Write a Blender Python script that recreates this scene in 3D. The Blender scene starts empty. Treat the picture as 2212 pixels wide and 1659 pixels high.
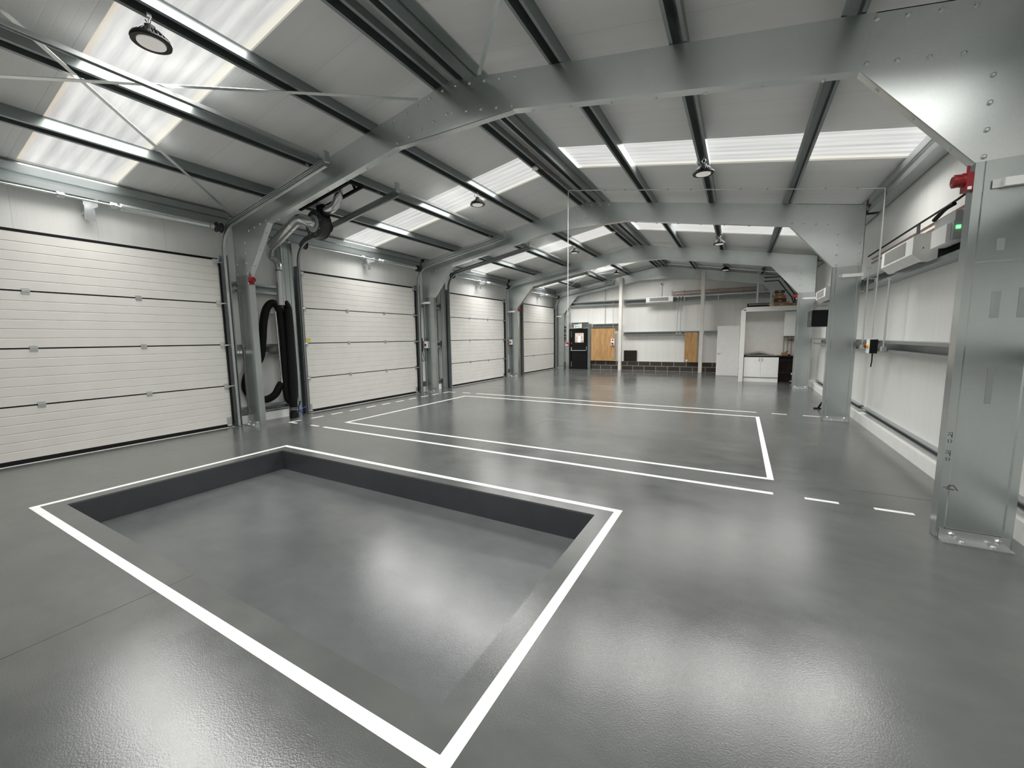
import bpy, math, random
from mathutils import Vector, Matrix, Quaternion
random.seed(7)
S = 0.86                      # survey units -> metres
C = bpy.context.scene.collection
PI = math.pi
F = [5.18, 11.363, 17.574, 23.52]          # planes of the four portal frames
F0 = -1.05
XC = 6.13
SL = 0.1745
DOORS = [(0.60, 4.82), (6.725, 10.953), (12.858, 17.132), (19.03, 23.26)]
DZ = [0.0, 0.934, 1.853, 2.767, 3.698]
PURX = [1.47, 2.99, 4.44, 7.82, 9.27, 10.79]

def rt(x): return 5.66 - SL * abs(x - XC)          # top of the rafters
def sheet(x): return rt(x) + 0.2                   # roof lining

# ------------------------------------------------------------------ materials
def nt(name):
    m = bpy.data.materials.new(name); m.use_nodes = True
    t = m.node_tree; b = t.nodes['Principled BSDF']
    return m, t, b
def setc(b, col, rough=.5, metal=0, spec=None):
    b.inputs['Base Color'].default_value = (*col, 1); b.inputs['Roughness'].default_value = rough
    b.inputs['Metallic'].default_value = metal
    if spec is not None: b.inputs['Specular IOR Level'].default_value = spec
def plain(name, col, rough=.5, metal=0, var=.06, scale=6., spec=None):
    m, t, b = nt(name); setc(b, col, rough, metal, spec)
    if var:
        co = t.nodes.new('ShaderNodeNewGeometry'); n = t.nodes.new('ShaderNodeTexNoise'); n.inputs['Scale'].default_value = scale
        n.inputs['Detail'].default_value = 4
        t.links.new(co.outputs['Position'], n.inputs['Vector'])
        r = t.nodes.new('ShaderNodeMapRange'); r.inputs['From Min'].default_value = .3; r.inputs['From Max'].default_value = .7
        r.inputs['To Min'].default_value = 1 - var; r.inputs['To Max'].default_value = 1 + var
        t.links.new(n.outputs['Fac'], r.inputs['Value'])
        v = t.nodes.new('ShaderNodeVectorMath'); v.operation = 'SCALE'; v.inputs[0].default_value = col
        t.links.new(r.outputs[0], v.inputs['Scale']); t.links.new(v.outputs[0], b.inputs['Base Color'])
    return m
def math_node(t, op, a, b=None, clamp=False):
    n = t.nodes.new('ShaderNodeMath'); n.operation = op; n.use_clamp = clamp
    for i, v in enumerate((a, b)):
        if v is None: continue
        if isinstance(v, (int, float)): n.inputs[i].default_value = v
        else: t.links.new(v, n.inputs[i])
    return n.outputs[0]
def pos(t):
    g = t.nodes.new('ShaderNodeNewGeometry'); s = t.nodes.new('ShaderNodeSeparateXYZ')
    t.links.new(g.outputs['Position'], s.inputs[0]); return g.outputs['Position'], s.outputs
def noise(t, vec, scale, stretch=None, detail=3, rough=.5):
    if stretch:
        mp = t.nodes.new('ShaderNodeMapping'); mp.inputs['Scale'].default_value = stretch
        t.links.new(vec, mp.inputs['Vector']); vec = mp.outputs[0]
    n = t.nodes.new('ShaderNodeTexNoise'); n.inputs['Scale'].default_value = scale
    n.inputs['Detail'].default_value = detail; n.inputs['Roughness'].default_value = rough
    t.links.new(vec, n.inputs['Vector']); return n.outputs['Fac']
def rng(t, v, a, b, c, d):
    r = t.nodes.new('ShaderNodeMapRange'); t.links.new(v, r.inputs['Value'])
    for k, x in zip(('From Min', 'From Max', 'To Min', 'To Max'), (a, b, c, d)): r.inputs[k].default_value = x
    return r.outputs[0]
def mixc(t, fac, a, b):
    m = t.nodes.new('ShaderNodeMix'); m.data_type = 'RGBA'
    if isinstance(fac, (int, float)): m.inputs[0].default_value = fac
    else: t.links.new(fac, m.inputs[0])
    for i, v in ((6, a), (7, b)):
        if isinstance(v, tuple): m.inputs[i].default_value = (*v, 1)
        else: t.links.new(v, m.inputs[i])
    return m.outputs[2]
def bump(t, b, h, strength, dist=.01):
    n = t.nodes.new('ShaderNodeBump'); n.inputs['Strength'].default_value = strength; n.inputs['Distance'].default_value = dist
    t.links.new(h, n.inputs['Height']); t.links.new(n.outputs[0], b.inputs['Normal'])

def galv(name, col, rough, stretch=(1, 1, 1), metal=.9):
    m, t, b = nt(name); setc(b, col, rough, metal)
    p, xyz = pos(t)
    n1 = noise(t, p, 5., stretch, 4); n2 = noise(t, p, 60., None, 2)
    f = math_node(t, 'ADD', rng(t, n1, .3, .7, -.035, .035), rng(t, n2, .3, .7, -.02, .02))
    v = t.nodes.new('ShaderNodeVectorMath'); v.operation = 'SCALE'; v.inputs[0].default_value = col
    t.links.new(math_node(t, 'ADD', f, 1.), v.inputs['Scale']); t.links.new(v.outputs[0], b.inputs['Base Color'])
    return m
M = {}
M['galv'] = galv('galvanised_steel', (.70, .735, .725), .30, (.6, 3, .6), .92)
M['galvcol'] = galv('galvanised_column', (.53, .57, .565), .25, (1, 1, .12), .90)
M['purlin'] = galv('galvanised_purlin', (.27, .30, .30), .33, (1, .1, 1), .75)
M['girt'] = galv('galvanised_rail', (.40, .43, .43), .36, (1, 1, 1), .85)
M['shaded_rail'] = galv('shaded_zinc_rail', (.33, .35, .35), .33, (1, 1, 1), .8)  # left tracks: shade behind the frames put into the metal colour
M['zinc'] = galv('bright_zinc', (.66, .68, .68), .34)
M['duct'] = galv('spiral_duct', (.66, .67, .67), .22)

def ribbed(name, col, axis, period, joint, rough=.38, depth=.25):
    """coated steel lining with fine ribs and a joint every cover width, along one axis"""
    m, t, b = nt(name); setc(b, col, rough)
    p, xyz = pos(t)
    a = xyz[axis]
    w = math_node(t, 'PINGPONG', a, period / 2)
    rib = rng(t, w, 0, period * .12, 0, 1)
    j = math_node(t, 'PINGPONG', a, joint / 2)
    jl = rng(t, j, 0, .004, 0, 1)
    st = (.25, 6, .25) if axis == 1 else (6, .25, .25)
    dirt = noise(t, p, 1.2, st if axis != 'z' else None, 4)
    c = mixc(t, rng(t, dirt, .35, .75, 0, .35), col, tuple(x * .86 for x in col))
    c2 = mixc(t, jl, tuple(x * .7 for x in col), c)
    t.links.new(c2, b.inputs['Base Color'])
    h = math_node(t, 'MULTIPLY', rib, jl)
    bump(t, b, h, depth, .004)
    return m
M['lining_x'] = ribbed('wall_lining_across', (.88, .875, .845), 0, .043, .86)
M['lining_y'] = ribbed('wall_lining_along', (.87, .87, .845), 1, .043, .86)
M['roof'] = ribbed('roof_lining', (.80, .80, .785), 1, .086, .86, .45, .22)

M['doorleaf'] = plain('white_door_leaf', (.93, .93, .92), .35, 0, .02)
M['doorpanel'] = plain('cream_door_panel', (.77, .757, .715), .42, 0, .03, 3)
M['white'] = plain('white_plastic', (.90, .90, .88), .4, 0, .03)
M['whitepaint'] = plain('white_painted_board', (.78, .77, .74), .5, 0, .03)
M['line'] = plain('white_floor_paint', (.88, .88, .85), .35, 0, .05, 9)
M['post'] = plain('cream_painted_post', (.80, .775, .72), .45, 0, .05)
M['black'] = plain('black_rubber', (.005, .005, .0055), .7, 0, .1, spec=.25)
M['blackgloss'] = plain('black_metal', (.007, .007, .008), .35, 0, .1, spec=.35)
M['dark'] = plain('dark_grey_plastic', (.03, .031, .033), .45, 0, .1)
M['grey'] = plain('grey_plastic', (.42, .43, .42), .45, 0, .05)
M['red'] = plain('red_plastic', (.27, .008, .012), .35, 0, .05)
M['blue'] = plain('blue_strap', (.01, .05, .28), .6, 0, .1)
M['copper'] = plain('copper_pipe', (.33, .21, .165), .4, .6, .15, 20)
M['yellow'] = plain('yellow_sticker', (.75, .55, .08), .5, 0, .05)
M['green'] = plain('green_sign', (.03, .35, .12), .5, 0, .03)
M['card'] = plain('cardboard', (.30, .17, .075), .75, 0, .12, 12)
M['brownbox'] = plain('printed_brown_box', (.075, .035, .025), .6, 0, .15, 12)
M['mesh'] = None
def mesh_mat():
    m, t, b = nt('grille_mesh'); setc(b, (.2, .2, .19), .5)
    p, xyz = pos(t)
    u = math_node(t, 'ADD', xyz[0], xyz[1])
    g = math_node(t, 'MULTIPLY', rng(t, math_node(t, 'PINGPONG', u, .012), .003, .006, 0, 1), rng(t, math_node(t, 'PINGPONG', xyz[2], .009), .002, .005, 0, 1))
    t.links.new(mixc(t, g, (.42, .42, .40), (.06, .06, .058)), b.inputs['Base Color'])
    return m
M['mesh'] = mesh_mat()
def ply_mat():
    m, t, b = nt('plywood'); setc(b, (.5, .3, .13), .55)
    p, xyz = pos(t)
    n = noise(t, p, 2.2, (3.2, 1, .35), 6, .6)
    w = math_node(t, 'PINGPONG', math_node(t, 'MULTIPLY', n, 9.), 1.)
    c = mixc(t, w, (.60, .37, .17), (.44, .235, .085))
    c = mixc(t, rng(t, noise(t, p, 14, (6, 1, .3), 3), .4, .7, 0, .35), c, (.33, .17, .06))
    t.links.new(c, b.inputs['Base Color'])
    return m
M['ply'] = ply_mat()
def block_mat():
    m, t, b = nt('dark_blockwork'); setc(b, (.06, .05, .04), .8)
    p, xyz = pos(t)
    cmb = t.nodes.new('ShaderNodeCombineXYZ'); t.links.new(xyz[0], cmb.inputs[0]); t.links.new(xyz[2], cmb.inputs[1])
    k = t.nodes.new('ShaderNodeTexBrick'); t.links.new(cmb.outputs[0], k.inputs['Vector'])
    k.inputs['Color1'].default_value = (.075, .060, .047, 1); k.inputs['Color2'].default_value = (.045, .036, .030, 1)
    k.inputs['Mortar'].default_value = (.36, .34, .31, 1); k.inputs['Scale'].default_value = 1
    k.inputs['Mortar Size'].default_value = .016; k.inputs['Brick Width'].default_value = .54; k.inputs['Row Height'].default_value = .225
    k.inputs['Mortar Smooth'].default_value = .2
    n = noise(t, p, 25, None, 4)
    c = mixc(t, rng(t, n, .35, .75, 0, .5), k.outputs['Color'], (.03, .024, .02))
    t.links.new(c, b.inputs['Base Color']); bump(t, b, n, .3, .01)
    return m
M['block'] = block_mat()
def floor_mat(name, col):
    m, t, b = nt(name); setc(b, col, .3)
    b.inputs['Specular IOR Level'].default_value = .75
    p, xyz = pos(t)
    n1 = noise(t, p, .55, None, 5, .55); n2 = noise(t, p, 2.3, (1, 1.6, 1), 4, .6); n3 = noise(t, p, 120., None, 3, .6)
    n4 = noise(t, p, 7., (1.5, .5, 1), 5, .65)
    f = math_node(t, 'ADD', rng(t, n1, .3, .7, -.16, .16), rng(t, n2, .3, .7, -.08, .08))
    v = t.nodes.new('ShaderNodeVectorMath'); v.operation = 'SCALE'; v.inputs[0].default_value = col
    t.links.new(math_node(t, 'ADD', f, 1.), v.inputs['Scale'])
    n5 = noise(t, p, 2.6, (1.2, 5., 1), 6, .7)
    scuff = rng(t, n5, .66, .80, 0, .10)
    t.links.new(mixc(t, scuff, v.outputs[0], tuple(min(1, x * 2.6) for x in col)), b.inputs['Base Color'])
    r = math_node(t, 'ADD', rng(t, n2, .3, .7, .125, .19), rng(t, n1, .35, .65, -.03, .06))
    t.links.new(r, b.inputs['Roughness'])
    h = math_node(t, 'ADD', math_node(t, 'MULTIPLY', n3, .8), math_node(t, 'MULTIPLY', n4, .35))
    bump(t, b, h, .15, .005)
    return m
M['floor'] = floor_mat('grey_epoxy_floor', (.104, .109, .105))
M['pitfloor'] = floor_mat('sky_tinted_pit_floor', (.104, .110, .1125))  # floor paint with the sky's bluish reflection mixed into its colour
M['pitwall'] = floor_mat('shaded_pit_wall', (.05, .053, .06))  # floor paint darkened, the shade on the pit sides is in the colour
def emis(name, col, st, base=(.6, .6, .6), rough=.4):
    m, t, b = nt(name); setc(b, base, rough)
    b.inputs['Emission Color'].default_value = (*col, 1); b.inputs['Emission Strength'].default_value = st
    return m
M['lens'] = emis('lamp_lens', (1, .97, .9), .28, (.7, .68, .64))  # lamps are off; weak emission added to brighten the discs
M['led'] = emis('green_led', (.15, 1, .25), 2.5, (.1, .5, .15))
M['outside'] = emis('daylit_glass', (1, .80, .66), .62, (.2, .18, .16), .1)
M['outside_white'] = emis('daylit_glass_white', (1, .98, .94), 1.0, (.3, .3, .3), .1)
M['outside_grey'] = emis('daylit_glass_grey', (.62, .6, .58), .45, (.2, .2, .2), .1)
def sky_mat():
    """backlit ribbed rooflight sheet: daylight comes through it, ribs and dirt run down the slope"""
    m, t, b = nt('rooflight_sheet'); setc(b, (.25, .25, .24), .5)
    p, xyz = pos(t)
    ribs = math_node(t, 'PINGPONG', xyz[1], .075)
    a = rng(t, ribs, .015, .06, .0, 1.0)
    n = noise(t, p, 1.6, (.5, 7, .5), 4, .6)
    k = math_node(t, 'ADD', math_node(t, 'MULTIPLY', a, .35), rng(t, n, .3, .7, -.1, .55))
    c = mixc(t, k, (1.08, 1.07, 1.03), (.62, .625, .635))
    tc = t.nodes.new('ShaderNodeTexCoord'); sp = t.nodes.new('ShaderNodeSeparateXYZ'); t.links.new(tc.outputs['Generated'], sp.inputs[0])
    c = mixc(t, rng(t, sp.outputs[1], .015, .075, .8, 0), c, (.80, .66, .48))
    c = mixc(t, rng(t, sp.outputs[1], .90, .95, 0, .8), c, (1.25, 1.2, 1.02))
    t.links.new(c, b.inputs['Emission Color']); b.inputs['Emission Strength'].default_value = SKY_EM
    return m
SKY_EM = .68
M['sky'] = sky_mat()

# ------------------------------------------------------------------ mesh helpers
ABS = {}
class MB:
    def __init__(s): s.v = []; s.f = []; s.sm = []
    def add(s, vs, fs, smooth=False):
        o = len(s.v); s.v += [tuple(v) for v in vs]; s.f += [tuple(i + o for i in f) for f in fs]; s.sm += [smooth] * len(fs); return s
    def box(s, x0, x1, y0, y1, z0, z1):
        x0, x1 = sorted((x0, x1)); y0, y1 = sorted((y0, y1)); z0, z1 = sorted((z0, z1))
        v = [(x0, y0, z0), (x1, y0, z0), (x1, y1, z0), (x0, y1, z0), (x0, y0, z1), (x1, y0, z1), (x1, y1, z1), (x0, y1, z1)]
        return s.add(v, [(0, 3, 2, 1), (4, 5, 6, 7), (0, 1, 5, 4), (1, 2, 6, 5), (2, 3, 7, 6), (3, 0, 4, 7)])
    def bar(s, a, b, w, h, up=(0, 0, 1)):
        return s.extr([(-w / 2, -h / 2), (w / 2, -h / 2), (w / 2, h / 2), (-w / 2, h / 2)], a, b, up)
    def extr(s, prof, a, b, up=(0, 0, 1), flip=False):
        """closed 2D outline (u sideways, v along 'up') carried from a to b"""
        a, b = Vector(a), Vector(b); d = (b - a).normalized(); up = Vector(up)
        u = d.cross(up).normalized(); v = u.cross(d)
        if flip: u = -u
        n = len(prof); vs = [a + u * p[0] + v * p[1] for p in prof] + [b + u * p[0] + v * p[1] for p in prof]
        fs = [(i, (i + 1) % n, n + (i + 1) % n, n + i) for i in range(n)]
        fs += [tuple(range(n))[::-1], tuple(range(n, 2 * n))]
        return s.add(vs, fs)
    def poly(s, pts, thick):
        """planar outline in 3D given a thickness vector"""
        n = len(pts); t = Vector(thick); vs = [Vector(p) for p in pts] + [Vector(p) + t for p in pts]
        fs = [(i, (i + 1) % n, n + (i + 1) % n, n + i) for i in range(n)] + [tuple(range(n))[::-1], tuple(range(n, 2 * n))]
        return s.add(vs, fs)
    def tube(s, pts, r, n=10, caps=True, ripple=0, period=.03):
        P = [Vector(p) for p in pts]
        if ripple:
            Q = []
            for i in range(len(P) - 1):
                L = (P[i + 1] - P[i]).length; k = max(1, round(L / period * 2))
                Q += [P[i].lerp(P[i + 1], j / k) for j in range(k)]
            P = Q + [P[-1]]
        T = [(P[min(i + 1, len(P) - 1)] - P[max(i - 1, 0)]).normalized() for i in range(len(P))]
        up = Vector((0, 0, 1)) if abs(T[0].z) < .9 else Vector((1, 0, 0))
        N = (up - T[0] * up.dot(T[0])).normalized(); vs = []
        for i, p in enumerate(P):
            N = (N - T[i] * N.dot(T[i])).normalized(); B = T[i].cross(N)
            rr = r[i] if isinstance(r, (list, tuple)) else r
            if ripple and i % 2: rr -= ripple
            vs += [p + (N * math.cos(2 * PI * k / n) + B * math.sin(2 * PI * k / n)) * rr for k in range(n)]
        fs = [(i * n + k, i * n + (k + 1) % n, (i + 1) * n + (k + 1) % n, (i + 1) * n + k) for i in range(len(P) - 1) for k in range(n)]
        s.add(vs, fs, True)
        if caps:
            m = len(vs); s.add(vs[:n], [tuple(range(n))[::-1]]); s.add(vs[m - n:], [tuple(range(n))])
        return s
    def cyl(s, a, b, r, n=16, r2=None): return s.tube([a, b], [r, r if r2 is None else r2], n)
    def lathe(s, c, ax, prof, n=24):
        """prof: (distance along axis, radius)"""
        c, ax = Vector(c), Vector(ax).normalized()
        pts = [c + ax * p[0] for p in prof]
        up = Vector((0, 0, 1)) if abs(ax.z) < .9 else Vector((1, 0, 0))
        N = (up - ax * up.dot(ax)).normalized(); B = ax.cross(N); vs = []
        for p, (h, r) in zip(pts, prof): vs += [p + (N * math.cos(2 * PI * k / n) + B * math.sin(2 * PI * k / n)) * r for k in range(n)]
        fs = [(i * n + k, i * n + (k + 1) % n, (i + 1) * n + (k + 1) % n, (i + 1) * n + k) for i in range(len(prof) - 1) for k in range(n)]
        s.add(vs, fs, False)
        m = len(vs); s.add(vs[:n], [tuple(range(n))[::-1]]); s.add(vs[m - n:], [tuple(range(n))]); return s
    def bolt(s, c, ax, r=.018, h=.016):
        return s.lathe(c, ax, [(0, r), (h * .6, r), (h, r * .55)], 6)
    def build(s, name, mat, parent=None, label=None):
        me = bpy.data.meshes.new(name)
        lo = [min(v[i] for v in s.v) for i in range(3)]; hi = [max(v[i] for v in s.v) for i in range(3)]
        c = Vector(((lo[0] + hi[0]) / 2, (lo[1] + hi[1]) / 2, lo[2]))
        me.from_pydata([tuple(Vector(v) - c) for v in s.v], [], s.f)
        for p, q in zip(me.polygons, s.sm): p.use_smooth = q
        me.update()
        import bmesh
        bm = bmesh.new(); bm.from_mesh(me); bmesh.ops.recalc_face_normals(bm, faces=bm.faces); bm.to_mesh(me); bm.free()
        me.materials.append(M[mat] if isinstance(mat, str) else mat)
        o = bpy.data.objects.new(name, me); C.objects.link(o)
        if parent is not None: o.parent = parent; o.location = c - ABS[parent.name]
        else: o.location = c
        ABS[o.name] = c
        if label: o['label'] = label
        return o
def tag(o, label=None, cat=None, group=None, kind=None):
    for k, v in (('label', label), ('category', cat), ('group', group), ('kind', kind)):
        if v: o[k] = v
    return o
def thing(name, label, cat, loc, group=None):
    o = bpy.data.objects.new(name, None); C.objects.link(o); o.empty_display_size = .1
    o.location = Vector(loc); ABS[o.name] = Vector(loc)
    return tag(o, label, cat, group)
def B(*a): return MB().box(*a)
def struct(o, label=None): return tag(o, label, None, None, 'structure')

# ------------------------------------------------------------------ shell
XL, XR, YB, YF = -.20, 12.46, 23.74, -1.35
P0, P1, P2, P3 = 3.007, 8.708, 1.478, 4.135        # the recessed pit
PD = -.341
fl = MB()
for a, b, c, d in ((-.35, 12.6, YF - .12, P2), (-.35, 12.6, P3, YB + .12), (-.35, P0, P2, P3), (P1, 12.6, P2, P3)):
    fl.box(a, b, c, d, -.02, 0)
floor = struct(fl.build('floor', 'floor'), 'mottled grey glossy epoxy floor')
B(P0, P1, P2, P3, PD - .05, PD).build('pit_floor', 'pitfloor', floor, 'grey bottom of the recessed pit, tinted with bluish sky reflection')
pw = MB()
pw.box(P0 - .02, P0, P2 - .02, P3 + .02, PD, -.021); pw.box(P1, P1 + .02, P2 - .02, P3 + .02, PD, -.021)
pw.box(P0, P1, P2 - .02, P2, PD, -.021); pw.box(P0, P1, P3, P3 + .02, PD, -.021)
pw.build('pit_wall', 'pitwall', floor, 'sides of the recessed pit, floor paint darkened with shade')
LZ = .0022
def frame_line(x0, x1, y0, y1, w, wn, name, lab):
    m = MB()
    m.box(x0, x1, y0, y0 + wn, 0.0002, LZ); m.box(x0, x1, y1 - w, y1, 0.0002, LZ)
    m.box(x0, x0 + w, y0 + wn, y1 - w, 0.0002, LZ); m.box(x1 - w, x1, y0 + wn, y1 - w, 0.0002, LZ)
    m.build(name, 'line', floor, lab)
frame_line(2.749, 8.951, 1.224, 4.378, .077, .073, 'pit_outline_marking', 'white painted line around the recessed pit')
frame_line(1.970, 10.486, 6.262, 11.105, .075, .075, 'bay_outline_marking', 'white painted rectangle on the floor beyond the pit')
B(1.974, 10.445, 5.678, 5.755, .0002, LZ).build('bay_line_marking', 'line', floor, 'long white line between the pit and the white rectangle')
B(2.006, 10.445, 11.70, 11.765, .0002, LZ).build('bay_line_marking', 'line', floor, 'long white line beyond the white rectangle')
def dash(x0, x1, y0, y1): B(x0, x1, y0, y1, .0002, LZ).build('dash_marking', 'line', floor)
for y, xs in ((5.69, [(1.52, 1.80), (10.76, 11.08), (11.39, 11.72)]), (11.69, [(1.42, 1.74), (10.77, 11.08), (11.40, 11.72)])):
    for a, b in xs: dash(a, b, y, y + .06)
MB().box(.72, 1.02, 5.67, 5.74, .0002, LZ).box(.72, .79, 5.74, 5.98, .0002, LZ).build('corner_marking', 'line', floor)
MB().box(.78, 1.12, 11.65, 11.71, .0002, LZ).box(.78, .85, 11.38, 11.65, .0002, LZ).build('corner_marking', 'line', floor)
for i in range(9): dash(.75, .82, 6.24 + i * .573, 6.24 + i * .573 + .33)
j = MB()
for a, b, c, d in ((6.116, 6.121, YF, 1.476), (6.116, 6.121, 4.14, 8.6), (11.2, XR, 6.29, 6.295)):
    j.box(a, b, c, d, .0001, .0008)
j.build('expansion_joint', 'dark', floor, 'thin dark saw cut joints in the floor')

# roof lining with rooflight openings
SKY = [(2.09, 3.29, True), (8.15, 9.33, True), (14.45, 15.6, True), (20.75, 21.85, False)]
def roof_strip(m, x0, x1, y0, y1, t=.07, lift=0):
    z0, z1 = sheet(x0) + lift, sheet(x1) + lift
    v = [(x0, y0, z0), (x1, y0, z1), (x1, y1, z1), (x0, y1, z0), (x0, y0, z0 + t), (x1, y0, z1 + t), (x1, y1, z1 + t), (x0, y1, z0 + t)]
    m.add(v, [(0, 3, 2, 1), (4, 5, 6, 7), (0, 1, 5, 4), (1, 2, 6, 5), (2, 3, 7, 6), (3, 0, 4, 7)])
roofm = MB(); win = 0; windows = []
SKX = {0: (-.02, 5.78), 1: (6.48, 12.28)}
for side, (xa, xb) in enumerate(((-.32, XC), (XC, 12.58))):
    y = YF - .1
    for (a, b, both) in SKY:
        if side == 1 and not both: continue
        roof_strip(roofm, xa, xb, y, a)
        sx0, sx1 = SKX[side]
        roof_strip(roofm, xa, sx0, a, b); roof_strip(roofm, sx1, xb, a, b)
        windows.append((side, a, b)); y = b
    roof_strip(roofm, xa, xb, y, YB + .1)
struct(roofm.build('ceiling', 'roof'), 'pale ribbed steel roof lining')
for k, (side, a, b) in enumerate(windows):
    m = MB(); sx0, sx1 = SKX[side]; roof_strip(m, sx0 + .002, sx1 - .002, a + .002, b - .002, .01, .03)
    struct(m.build('window_%d' % (k + 1), 'sky'), 'backlit rooflight sheet in the ' + ('left' if side == 0 else 'right') + ' roof slope')
# walls
struct(B(XL - .12, XL, YF - .1, YB + .1, -.02, sheet(XL) - .02).build('wall_left', 'lining_y'), 'white ribbed lining around the four roller doors')
struct(B(XR, XR + .12, YF - .1, YB + .1, -.02, sheet(XR) - .02).build('wall_right', 'lining_y'), 'white ribbed lining of the long right wall')
def gable(name, y0, y1, lab):
    pts = [(XL, y0, -.02), (XR, y0, -.02), (XR, y0, sheet(XR) - .02), (XC, y0, sheet(XC) - .02), (XL, y0, sheet(XL) - .02)]
    struct(MB().poly(pts, (0, y1 - y0, 0)).build(name, 'lining_x'), lab)
gable('wall_back', YB, YB + .1, 'white ribbed lining of the far gable')
gable('wall_front', YF - .1, YF, 'white ribbed lining of the near gable')
# low blockwork along the back, white kerbs along the sides
struct(B(2.26, 9.9, 23.64, YB - .001, 0, .51).build('trim_1', 'block'), 'low dark blockwork plinth along the far wall')
for k, (a, b) in enumerate(((4.98, 6.18), (11.1, 12.3), (17.28, 18.48))):
    struct(B(XL + .001, -.01, a, b, .0005, .2).build('trim_%d' % (k + 2), 'white'), 'white kerb at the foot of the left wall')
struct(B(12.335, XR - .001, YF + .3, 19.1, .0005, .2).build('trim_5', 'white'), 'white kerb at the foot of the right wall')

# ------------------------------------------------------------------ steel frames
def cprof(d, w, lip=.035, t=.008, rib=True):
    """channel outline, web along u from 0 to d at v=0, flanges to v=w"""
    if rib:
        k, e = .055, .007
        o = [(0, 0), (k, 0), (k + .012, e), (d - k - .012, e), (d - k, 0), (d, 0)]
    else: o = [(0, 0), (d, 0)]
    out = o + [(d, w), (d - lip, w), (d - lip, w - t), (d - t, w - t)]
    i = [(x, y + t) for x, y in o][::-1]
    i[0] = (d - t, t); i[-1] = (t, t)
    return out + i + [(t, w - t), (lip, w - t), (lip, w), (0, w)]
def portal(k, y, label):
    t = thing('portal_frame', label, 'steel frame', (XC, y, 0), 'galvanised portal frames')
    yw, W = y - .045, .13
    for sx in (1, -1):
        X = (lambda x: x) if sx == 1 else (lambda x: 2 * XC - x)
        # column
        a, b = Vector((X(12.195), yw, .004)), Vector((X(12.195), yw, 3.37))
        pr = cprof(.495, W)
        m = MB(); n = len(pr)
        vs = [(X(12.195 - u), yw + v, z) for z in (.004, 3.37) for u, v in pr]
        m.add(vs, [(i, (i + 1) % n, n + (i + 1) % n, n + i) for i in range(n)] + [tuple(range(n))[::-1], tuple(range(n, 2 * n))])
        col = m.build('column', 'galvcol', t)
        # foot angle
        m = MB().box(X(11.72), X(12.18), yw - (.10 if k < 3 else .055), yw - .003, .001, .014).box(X(11.72), X(12.18), yw - .014, yw - .003, .014, .105)
        bp = m.build('base_plate', 'zinc', t)
        for u in (11.80, 12.10): MB().bolt((X(u), yw - .014, .065), (0, -1, 0), .026, .022).build('bolt', 'zinc', bp)
        for u in (11.86, 12.06): MB().bolt((X(u), yw - (.065 if k < 3 else .035), .014), (0, 0, 1), .022, .025).build('anchor_bolt', 'zinc', bp)
        # knee gusset
        yk = y - .036
        pts = [(10.868, 4.351), (11.694, 3.372), (12.195, 3.372), (12.195, 4.602), (10.955, 4.818)]
        m = MB().poly([(X(p[0]), yk, p[1]) for p in pts], (0, .012, 0))
        m.poly([(X(10.868), yk - .004, 4.351), (X(11.694), yk - .004, 3.372), (X(11.694), y + .085, 3.372), (X(10.868), y + .085, 4.351)], (X(.01) - X(0), 0, .008))
        m.poly([(X(12.195), yk, 3.372), (X(12.195), y + .08, 3.372), (X(12.195), y + .08, 4.6), (X(12.195), yk, 4.6)], (X(-.008) - X(0), 0, 0))
        m.poly([(X(10.955), yk, 4.818), (X(12.195), yk, 4.602), (X(12.195), y + .08, 4.602), (X(10.955), y + .08, 4.818)], (0, 0, -.008))
        for q in range(4):
            m.bolt((X(10.96 + q * .215), yk, 4.76 - q * .042), (0, -1, 0), .021)
            m.bolt((X(10.91 + q * .215), yk, 4.40 - q * .040), (0, -1, 0), .021)
            m.bolt((X(11.745), yk, 3.41 + q * .214), (0, -1, 0), .021)
            m.bolt((X(12.125), yk, 3.41 + q * .208), (0, -1, 0), .021)
        m.bolt((X(12.075), yk, 4.19), (0, -1, 0), .021); m.bolt((X(12.12), yk, 4.55), (0, -1, 0), .021)
        for q in range(3):
            f = .18 + .32 * q
            m.bolt((X(10.868 + .826 * f), y + .03, 4.351 - .979 * f), (X(-.76) - X(0), 0, -.65), .022)
        m.build('knee_plate', 'galv', t)
        # rafter
        a = Vector((X(10.868), yw, 4.351)); b = Vector((X(7.192), yw, 4.993))
        pr = cprof(.472, W, rib=False); n = len(pr)
        up = Vector((X(.1719) - X(0), 0, .9851))
        vs = [p + up * u + Vector((0, v, 0)) for p in (a, b) for u, v in pr]
        m = MB().add(vs, [(i, (i + 1) % n, n + (i + 1) % n, n + i) for i in range(n)] + [tuple(range(n))[::-1], tuple(range(n, 2 * n))])
        for q in range(7):
            p = a.lerp(b, (q + .5) / 7); m.bolt((p.x, y + .06, p.z), (X(-.17) - X(0), 0, -.985), .02, .018)
        m.build('rafter', 'galv', t)
    yk = y - .036
    Xm = lambda x: 2 * XC - x
    pts = [(Xm(7.192), 4.993), (7.192, 4.993), (7.277, 5.46), (XC, 5.658), (Xm(7.277), 5.46)]
    m = MB().poly([(p[0], yk, p[1]) for p in pts], (0, .012, 0))
    m.poly([(Xm(7.192), yk - .004, 4.993), (7.192, yk - .004, 4.993), (7.192, y + .085, 4.993), (Xm(7.192), y + .085, 4.993)], (0, 0, .01))
    for q in range(5):
        for s in (1, -1):
            m.bolt((XC + s * (.12 + q * .245), yk, 5.565 - q * .041), (0, -1, 0), .021)
            m.bolt((XC + s * (.05 + q * .25), yk, 5.22 - q * .044), (0, -1, 0), .021)
    m.build('apex_plate', 'galv', t)
    return t
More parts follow.
